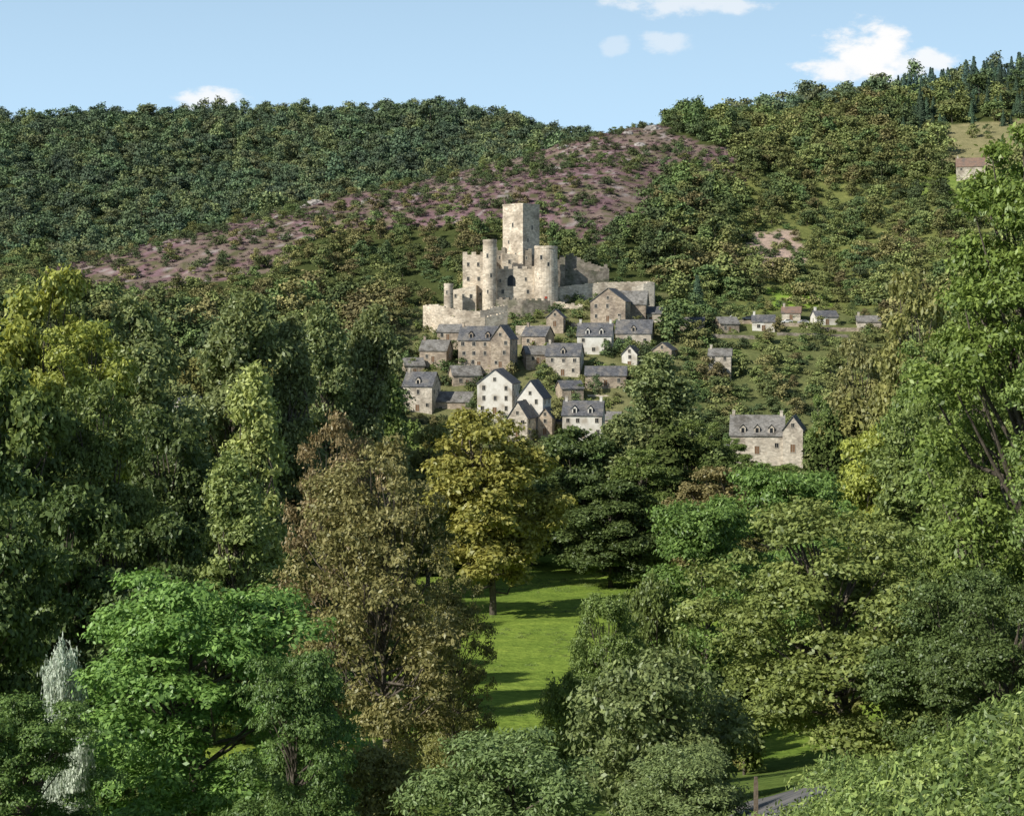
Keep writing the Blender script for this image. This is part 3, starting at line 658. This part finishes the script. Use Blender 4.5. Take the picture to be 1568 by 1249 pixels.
# ------------------------------------------------------------------ castle
cas=empty('castle',0,0,0)
def round_tower(name,px,d,wpx,top,bot,mat,seed=0,win=(),taper=.04,jag=.3,cap=False):
    r=np.random.default_rng(seed);R=wpx*d/F/2;x=bx(px,d);zt=ez(top,d);zb=ez(bot,d)-6;n=28;mb=MB()
    th=np.arange(n)/n*2*math.pi;lv=[zb,zt-1.2,zt-1.0,zt];rs=[R*(1+taper*3),R,R*1.04,R*1.04]
    V=[];
    for z_,r_ in zip(lv,rs):
        for i,t in enumerate(th): V.append((x+r_*math.cos(t),d+r_*math.sin(t),z_+(jag*(r.random()-.6) if z_==zt else 0)))
    for z_,r_ in ((zt,R*.78),(zt-2.2,R*.76)):
        for i,t in enumerate(th): V.append((x+r_*math.cos(t),d+r_*math.sin(t),z_))
    fs=[]
    for l in range(5):
        for i in range(n): fs.append((l*n+i,l*n+(i+1)%n,(l+1)*n+(i+1)%n,(l+1)*n+i))
    fs.append(tuple(5*n+i for i in range(n)))
    mb.poly(V,fs);mb.obj(name,mat,cas)
    g_=MB();f_=MB()
    for ang,zz,ww,hh in win:
        t=math.radians(ang);cx_,cy_=math.sin(t),-math.cos(t);tx,ty=math.cos(t),math.sin(t)
        z0=ez(zz,d)
        def slab(mb,w_,h0,h1,o0,o1):
            vs=[]
            for z_ in (h0,h1):
                for a_,o_ in ((-w_/2,o0),(w_/2,o0),(w_/2,o1),(-w_/2,o1)): vs.append((x+cx_*(R+o_)+tx*a_,d+cy_*(R+o_)+ty*a_,z_))
            mb.poly(vs,[(0,3,2,1),(4,5,6,7),(0,1,5,4),(1,2,6,5),(2,3,7,6),(3,0,4,7)])
        slab(f_,ww+.4,z0-.2,z0+hh+.2,-.4,.12);slab(g_,ww,z0,z0+hh,-.2,.18)
    f_.obj(name+'_surrounds',M_frame,cas);g_.obj(name+'_windows',M_glass,cas)
def block(name,px,d,wpx,dp,top,bot,rot=0,mat=None,wins=(),cren=0,sidewins=(),step=False,slope=0):
    w=wpx*d/F;h=ez(top,d)-ez(bot,d);e=empty(name,bx(px,d),d,ez(bot,d),rot);e.parent=cas
    mb=MB();mb.poly([(-w/2,-dp/2,-7),(w/2,-dp/2,-7),(w/2,dp/2,-7),(-w/2,dp/2,-7),(-w/2,-dp/2,h-slope),(w/2,-dp/2,h),(w/2,dp/2,h),(-w/2,dp/2,h-slope)],[(0,1,5,4),(1,2,6,5),(2,3,7,6),(3,0,4,7),(4,5,6,7)])
    if cren:
        n=max(3,int(w/1.7));
        for i in range(n):
            if i%2==0: a=-w/2+w*i/n; mb.box(a+.01,a+w/n,-dp/2+.01,-dp/2+.6,h+.002-slope*(1-i/n),h+cren)
        n=max(3,int(dp/1.7))
        for i in range(n):
            if i%2==0:
                a=-dp/2+.7+(dp-.7)*i/n
                mb.box(-w/2+.01,-w/2+.6,a,a+dp/n*.9,h+.002-slope,h+cren-slope);mb.box(w/2-.6,w/2-.01,a,a+dp/n*.9,h+.002,h+cren)
    mb.obj('walls',mat or M_stone,e);fr,gl=MB(),MB()
    for u,z_,ww,wh in wins: window(fr,gl,'f',w,dp,u*w,z_*h,ww,wh,.18)
    for u,z_,ww,wh in sidewins: window(fr,gl,'l',w,dp,u*dp,z_*h,ww,wh,.18);window(fr,gl,'r',w,dp,u*dp,z_*h,ww,wh,.18)
    fr.obj('window_surrounds',M_frame,e);gl.obj('openings',M_glass,e);return e
block('keep',798,640,40,10.2,316,412,50,M_stone,wins=((0.05,.62,.7,1.6),(-.2,.42,.7,1.4),(.1,.16,.6,1.6)),cren=0,sidewins=((0,.66,.7,1.6),(.2,.4,.6,1.2),(-.15,.2,.6,1.2)))
kt=empty('keep_parapet',bx(798,640),640,ez(316,640),50);kt.parent=cas
mb=MB();q=5.12
mb.box(-q-.1,q+.1,-q-.1,-q+.7,.01,.7);mb.box(-q-.1,q+.1,q-.7,q+.1,.01,.7);mb.box(-q-.1,-q+.7,-q+.71,q-.71,.01,.7);mb.box(q-.7,q+.1,-q+.71,q-.71,.01,.7);mb.box(q-2.2,q-.72,q-2.2,q-.72,.01,1.6)
mb.obj('parapet_walls',M_stone,kt)
round_tower('round_tower_west',750,624,21,367,478,M_stone,1,win=((-20,395,.5,1.5),(10,425,.5,1.5),(-15,450,.5,1.5)))
round_tower('round_tower_east',836,626,35,377,470,M_stone,2,win=((-25,398,.8,1.6),(10,408,.6,1.4),(-30,432,.8,1.6),(0,446,.9,2.1)))
round_tower('small_turret',687,620,14,434,468,M_stone,3,jag=.1,win=((-20,450,.4,1.2),))
block('west_range',728,634,34,10,391,470,-6,M_stone,wins=((-.25,.78,.8,1.4),(.2,.78,.8,1.4),(-.25,.5,.9,1.5),(.22,.5,.9,1.5),(-.1,.25,.9,1.5),(.3,.22,.6,1)),sidewins=((.2,.5,.8,1.4),),cren=1.1)
block('west_wing',712,630,40,8,437,474,-8,M_stone,wins=((-.3,.5,.7,1.2),(0,.5,.7,1.2),(.3,.45,1.0,1.6)),slope=2)
block('gate_curtain',789,630,64,5,412,466,0,M_stone,wins=((-.36,.62,.6,1.2),(-.05,.62,.7,1.3),(.25,.66,.7,1.3),(.3,.3,.9,1.5),(-.3,.3,.9,1.5)),cren=1.0)
block('central_lodging',785,638,36,8,392,440,8,M_stone,wins=((-.2,.75,.8,1.4),(.25,.75,.8,1.4)),slope=-1)
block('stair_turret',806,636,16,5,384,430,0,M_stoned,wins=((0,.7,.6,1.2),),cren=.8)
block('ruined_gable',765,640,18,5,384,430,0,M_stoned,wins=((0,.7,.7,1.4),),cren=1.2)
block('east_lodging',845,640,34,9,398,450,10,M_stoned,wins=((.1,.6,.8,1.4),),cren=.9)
mb=MB();pts=[];R=1.5
for i in range(13):
    a=math.pi*i/12;pts.append((R*math.cos(a),math.sin(a)*R*1.3+2.2))
pts+= [(-R,0),(R,0)]
gx,gz=bx(783,627.4),ez(438,627.4)
mb.poly([(gx+p[0],627.35,gz+p[1]) for p in pts],[tuple(range(len(pts)))]);mb.obj('gateway_opening',M_glass,cas)
d_=MB();d_.box(bx(834,621),bx(834,621)+1.0,621.2,621.5,ez(462,621),ez(462,621)+2);d_.obj('red_door',M_red,cas)
jag_wall('lower_bastion',[W(650,468,612),W(668,466,606),W(700,474,603),W(735,476,601),W(776,466,606)],1.4,M_stone,.25,parent=cas)
jag_wall('outer_bastion',[W(676,482,600),W(705,486,597),W(742,486,596),W(775,478,600)],1.2,M_stone,.2,seed=3,parent=cas)
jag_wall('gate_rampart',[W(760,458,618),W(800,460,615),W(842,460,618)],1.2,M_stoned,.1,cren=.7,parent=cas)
jag_wall('east_rampart',[W(852,440,632),W(880,436,634),W(930,432,636),W(1000,431,637)],1.3,M_stone,.15,seed=5,parent=cas)
jag_wall('east_corner_wall',[W(968,440,630),W(985,434,629),W(1000,432,630),W(1001,440,637)],1.2,M_plaster2,.2,seed=6,parent=cas)
jag_wall('east_lower_rampart',[W(850,462,622),W(900,468,620),W(905,470,620)],1.2,M_stone,.4,seed=7,parent=cas)
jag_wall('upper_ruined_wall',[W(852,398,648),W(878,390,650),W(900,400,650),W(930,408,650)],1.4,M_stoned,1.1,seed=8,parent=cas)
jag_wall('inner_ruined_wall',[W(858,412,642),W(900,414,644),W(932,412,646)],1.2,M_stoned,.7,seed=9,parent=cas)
tw=[((600,552),(655,546),578),((640,572),(700,566),566),((700,604),(730,600),550),((785,600),(860,612),545),((840,590),(895,592),553),
((790,498),(838,498),594),((845,486),(905,500),600),((940,548),(1010,552),572),((985,520),(1060,524),590),((860,520),(888,522),588),((680,508),(720,500),594),((590,600),(612,596),556),
((820,574),(842,572),560),((900,604),(960,606),542),((1000,505),(1100,515),605),((780,512),(815,516),586),((735,585),(700,588),560)]
for i,(a,b_,d) in enumerate(tw):
    jag_wall('terrace_wall',[W(a[0],a[1],d),W((a[0]+b_[0])/2,(a[1]+b_[1])/2,d-1),W(b_[0],b_[1],d)],.8,M_stone if i%3 else M_stoned,.15,seed=20+i)
def gwall(p0,p1,d,hgt,mat,seed):
    q=[(bx(p,d),d,Hs(bx(p,d),d)+hgt) for p in np.linspace(p0,p1,7)];jag_wall('terrace_wall',q,.8,mat,.12,seed=seed)
gwall(1080,1240,611,1.2,M_stoneh,60);gwall(1235,1350,606,1.3,M_stoneh,61);gwall(1050,1180,592,1.2,M_stoned,62);gwall(1190,1300,596,1.1,M_stoned,63)
def rock(px,py_,d,s):
    r=np.random.default_rng(int(px));bm=MB();n=10;V=[];
    for j,zz in enumerate((-.5,.1,.5,.75)):
        for i in range(n):
            t=i/n*6.283;q=s*(1,1.0,.75,.35)[j]*(.7+.6*r.random());V.append((q*1.6*math.cos(t),q*math.sin(t),zz*s*(.8+.4*r.random())))
    fs=[(j*n+i,j*n+(i+1)%n,(j+1)*n+(i+1)%n,(j+1)*n+i) for j in range(3) for i in range(n)];fs.append(tuple(3*n+i for i in range(n)))
    bm.poly(V,fs);o=bm.obj('rock_outcrop',M_rock);x=bx(px,d);o.location=(x,d,Hs(x,d))
for a in ((482,0,880,3.0),(432,0,850,2.5),(470,0,878,2),(1000,0,985,3.4),(960,0,970,2.6),(700,0,905,2.2),(865,0,960,2.4),(980,0,940,2.2),(560,0,850,1.8),(850,0,880,2.2),(640,0,840,1.8)): rock(*a)
def car(px,d,col,rot):
    x=bx(px,d);e=empty('parked_car',x,d,Hs(x,d)+.15,rot);m_=noisemat('car_paint',col,tuple(c*1.05 for c in col),1,rough=.35,bump=0)
    mb=MB();prof=[(-2.1,.3),(-2.1,.8),(-1.6,.95),(-1.0,1.0),(-.5,1.45),(.9,1.48),(1.6,1.0),(2.1,.9),(2.1,.3)]
    n=len(prof);V=[(a,-.85,b) for a,b in prof]+[(a,.85,b) for a,b in prof]
    mb.poly(V,[tuple(range(n)),tuple(range(2*n-1,n-1,-1))]+[(i,(i+1)%n,(i+1)%n+n,i+n) for i in range(n)]);mb.obj('body',m_,e)
    g=MB();g.poly([(-.95,-.86,1.0),(-.5,-.86,1.38),(.85,-.86,1.4),(1.4,-.86,1.0)],[(0,1,2,3)]);g.obj('side_windows',M_glass,e)
    w_=MB()
    for cx_ in (-1.3,1.3):
        for s_ in (-1,1):
            V=[(cx_+.33*math.cos(t*.5236),s_*.87+o_,.33+.33*math.sin(t*.5236)) for o_ in (-.1,.1) for t in range(12)]
            w_.poly(V,[tuple(range(12)),tuple(range(12,24))]+[(i,(i+1)%12,(i+1)%12+12,i+12) for i in range(12)])
    w_.obj('wheels',M_glass,e)
for a in ((1122,616,(.7,.7,.7),5),(1145,616,(.05,.06,.08),-5),(1164,617,(.6,.6,.62),0),(1184,616,(.05,.12,.4),0),(1205,616,(.7,.7,.68),8),(1230,616,(.4,.4,.42),0)): car(*a)

# lane at the foot of the bank
mb=MB();V=[];fs=[];YS=np.linspace(36,59,36)
for i,y in enumerate(YS):
    xc=float(np.interp(y,RP[:,0],RP[:,1]))
    for j,o_ in enumerate((-1.25,-.6,0,.6,1.25)): V.append((xc+o_+.12*math.sin(y*3+j*5)*(j in(0,4)),y,Hs(xc+o_,y)+.06))
for i in range(len(YS)-1):
    for j in range(4): fs.append((i*5+j,i*5+1+j,i*5+6+j,i*5+5+j))
mb.poly(V,fs);mb.obj('road',M_asph)
mb=MB();x,y=6.2,41.5;z=Hs(x,y)
for k_ in range(3):
    r0=(.055,.05,.04)[k_];z0=(-.3,.0,1.0)[k_];z1=(0,1.0,1.12)[k_];mb.box(x-r0,x+r0,y-r0,y+r0,z+z0,z+z1)
mb.obj('wooden_post',M_wood)

# ------------------------------------------------------------------ light, sky, camera
ts=Vector((-.68,-.52,.60)).normalized()
sun=bpy.data.lights.new('sun','SUN');sun.energy=5.0;sun.angle=math.radians(.53);sun.color=(1,.96,.87)
so=link(bpy.data.objects.new('sun',sun));so.rotation_euler=(-ts).to_track_quat('-Z','Y').to_euler();so.location=(-200,-100,200)
w=bpy.data.worlds.new('World');scene.world=w;w.use_nodes=True;nt=w.node_tree;nt.nodes.clear();L=nt.links
sk=nt.nodes.new('ShaderNodeTexSky');sk.sky_type='NISHITA';sk.sun_disc=False
sk.sun_elevation=math.asin(ts.z);sk.sun_rotation=math.atan2(ts.x,ts.y);sk.air_density=1.0;sk.dust_density=1.0;sk.ozone_density=1.5;sk.altitude=300
bg=nt.nodes.new('ShaderNodeBackground');bg.inputs[1].default_value=.08
L.new(sk.outputs[0],bg.inputs[0])
tc=nt.nodes.new('ShaderNodeTexCoord');sp=nt.nodes.new('ShaderNodeSeparateXYZ');L.new(tc.outputs['Generated'],sp.inputs[0])
yy=math_(nt,'MAXIMUM',sp.outputs[1],.05);u=math_(nt,'DIVIDE',sp.outputs[0],yy);v=math_(nt,'DIVIDE',sp.outputs[2],yy)
cb=nt.nodes.new('ShaderNodeCombineXYZ');L.new(u,cb.inputs[0]);L.new(v,cb.inputs[1])
mp=nt.nodes.new('ShaderNodeMapping');mp.inputs['Scale'].default_value=(1,1.7,1);L.new(cb.outputs[0],mp.inputs[0])
nz=nt.nodes.new('ShaderNodeTexNoise');nz.inputs['Scale'].default_value=42;nz.inputs['Detail'].default_value=6;nz.inputs['Roughness'].default_value=.6;L.new(mp.outputs[0],nz.inputs['Vector'])
tot=None
for cx_,cy_,rx,ry,dens in ((1335,86,.030,.021,1),(1305,106,.034,.010,.95),(1390,96,.03,.010,.85),(1020,68,.018,.008,.42),(942,72,.010,.007,.3),(325,155,.024,.008,.85),(1055,3,.05,.010,.6)):
    a=math_(nt,'DIVIDE',math_(nt,'SUBTRACT',u,(cx_-CX)/F),rx);b=math_(nt,'DIVIDE',math_(nt,'SUBTRACT',v,(HY-cy_)/F),ry)
    r2=math_(nt,'ADD',math_(nt,'MULTIPLY',a,a),math_(nt,'MULTIPLY',b,b))
    e=math_(nt,'SUBTRACT',1.1,r2);e=math_(nt,'ADD',e,math_(nt,'MULTIPLY',math_(nt,'SUBTRACT',nz.outputs['Fac'],.5),4.2))
    mr=nt.nodes.new('ShaderNodeMapRange');mr.interpolation_type='SMOOTHSTEP';L.new(e,mr.inputs[0]);mr.inputs[1].default_value=-.1;mr.inputs[2].default_value=1.0
    m_=math_(nt,'MULTIPLY',mr.outputs[0],dens)
    tot=m_ if tot is None else math_(nt,'MAXIMUM',tot,m_)
# thin bright summer haze near the horizon
hz=nt.nodes.new('ShaderNodeMapRange');L.new(sp.outputs[2],hz.inputs[0]);hz.inputs[1].default_value=0.04;hz.inputs[2].default_value=.46;hz.inputs[3].default_value=1.0;hz.inputs[4].default_value=.02
ab=nt.nodes.new('ShaderNodeMapRange');L.new(sp.outputs[2],ab.inputs[0]);ab.inputs[1].default_value=-.03;ab.inputs[2].default_value=.01
hf=math_(nt,'MULTIPLY',hz.outputs[0],ab.outputs[0])
hb=nt.nodes.new('ShaderNodeBackground');hb.inputs[0].default_value=(.53,.77,1,1);hb.inputs[1].default_value=1.12
mh=nt.nodes.new('ShaderNodeMixShader');L.new(hf,mh.inputs[0]);L.new(bg.outputs[0],mh.inputs[1]);L.new(hb.outputs[0],mh.inputs[2])
em=nt.nodes.new('ShaderNodeBackground');em.inputs[0].default_value=(1,1,1,1);em.inputs[1].default_value=1.0
ms=nt.nodes.new('ShaderNodeMixShader');L.new(tot,ms.inputs[0]);L.new(mh.outputs[0],ms.inputs[1]);L.new(em.outputs[0],ms.inputs[2])
wo=nt.nodes.new('ShaderNodeOutputWorld');L.new(ms.outputs[0],wo.inputs[0])
cam=bpy.data.cameras.new('camera');cam.sensor_width=36;cam.lens=36*F/1568;cam.shift_y=-(624.5-HY)/1568;cam.clip_start=.5;cam.clip_end=20000
co=link(bpy.data.objects.new('camera',cam));co.rotation_euler=(math.pi/2,0,0);scene.camera=co
scene.view_settings.view_transform='Standard';scene.view_settings.look='None';scene.view_settings.exposure=0
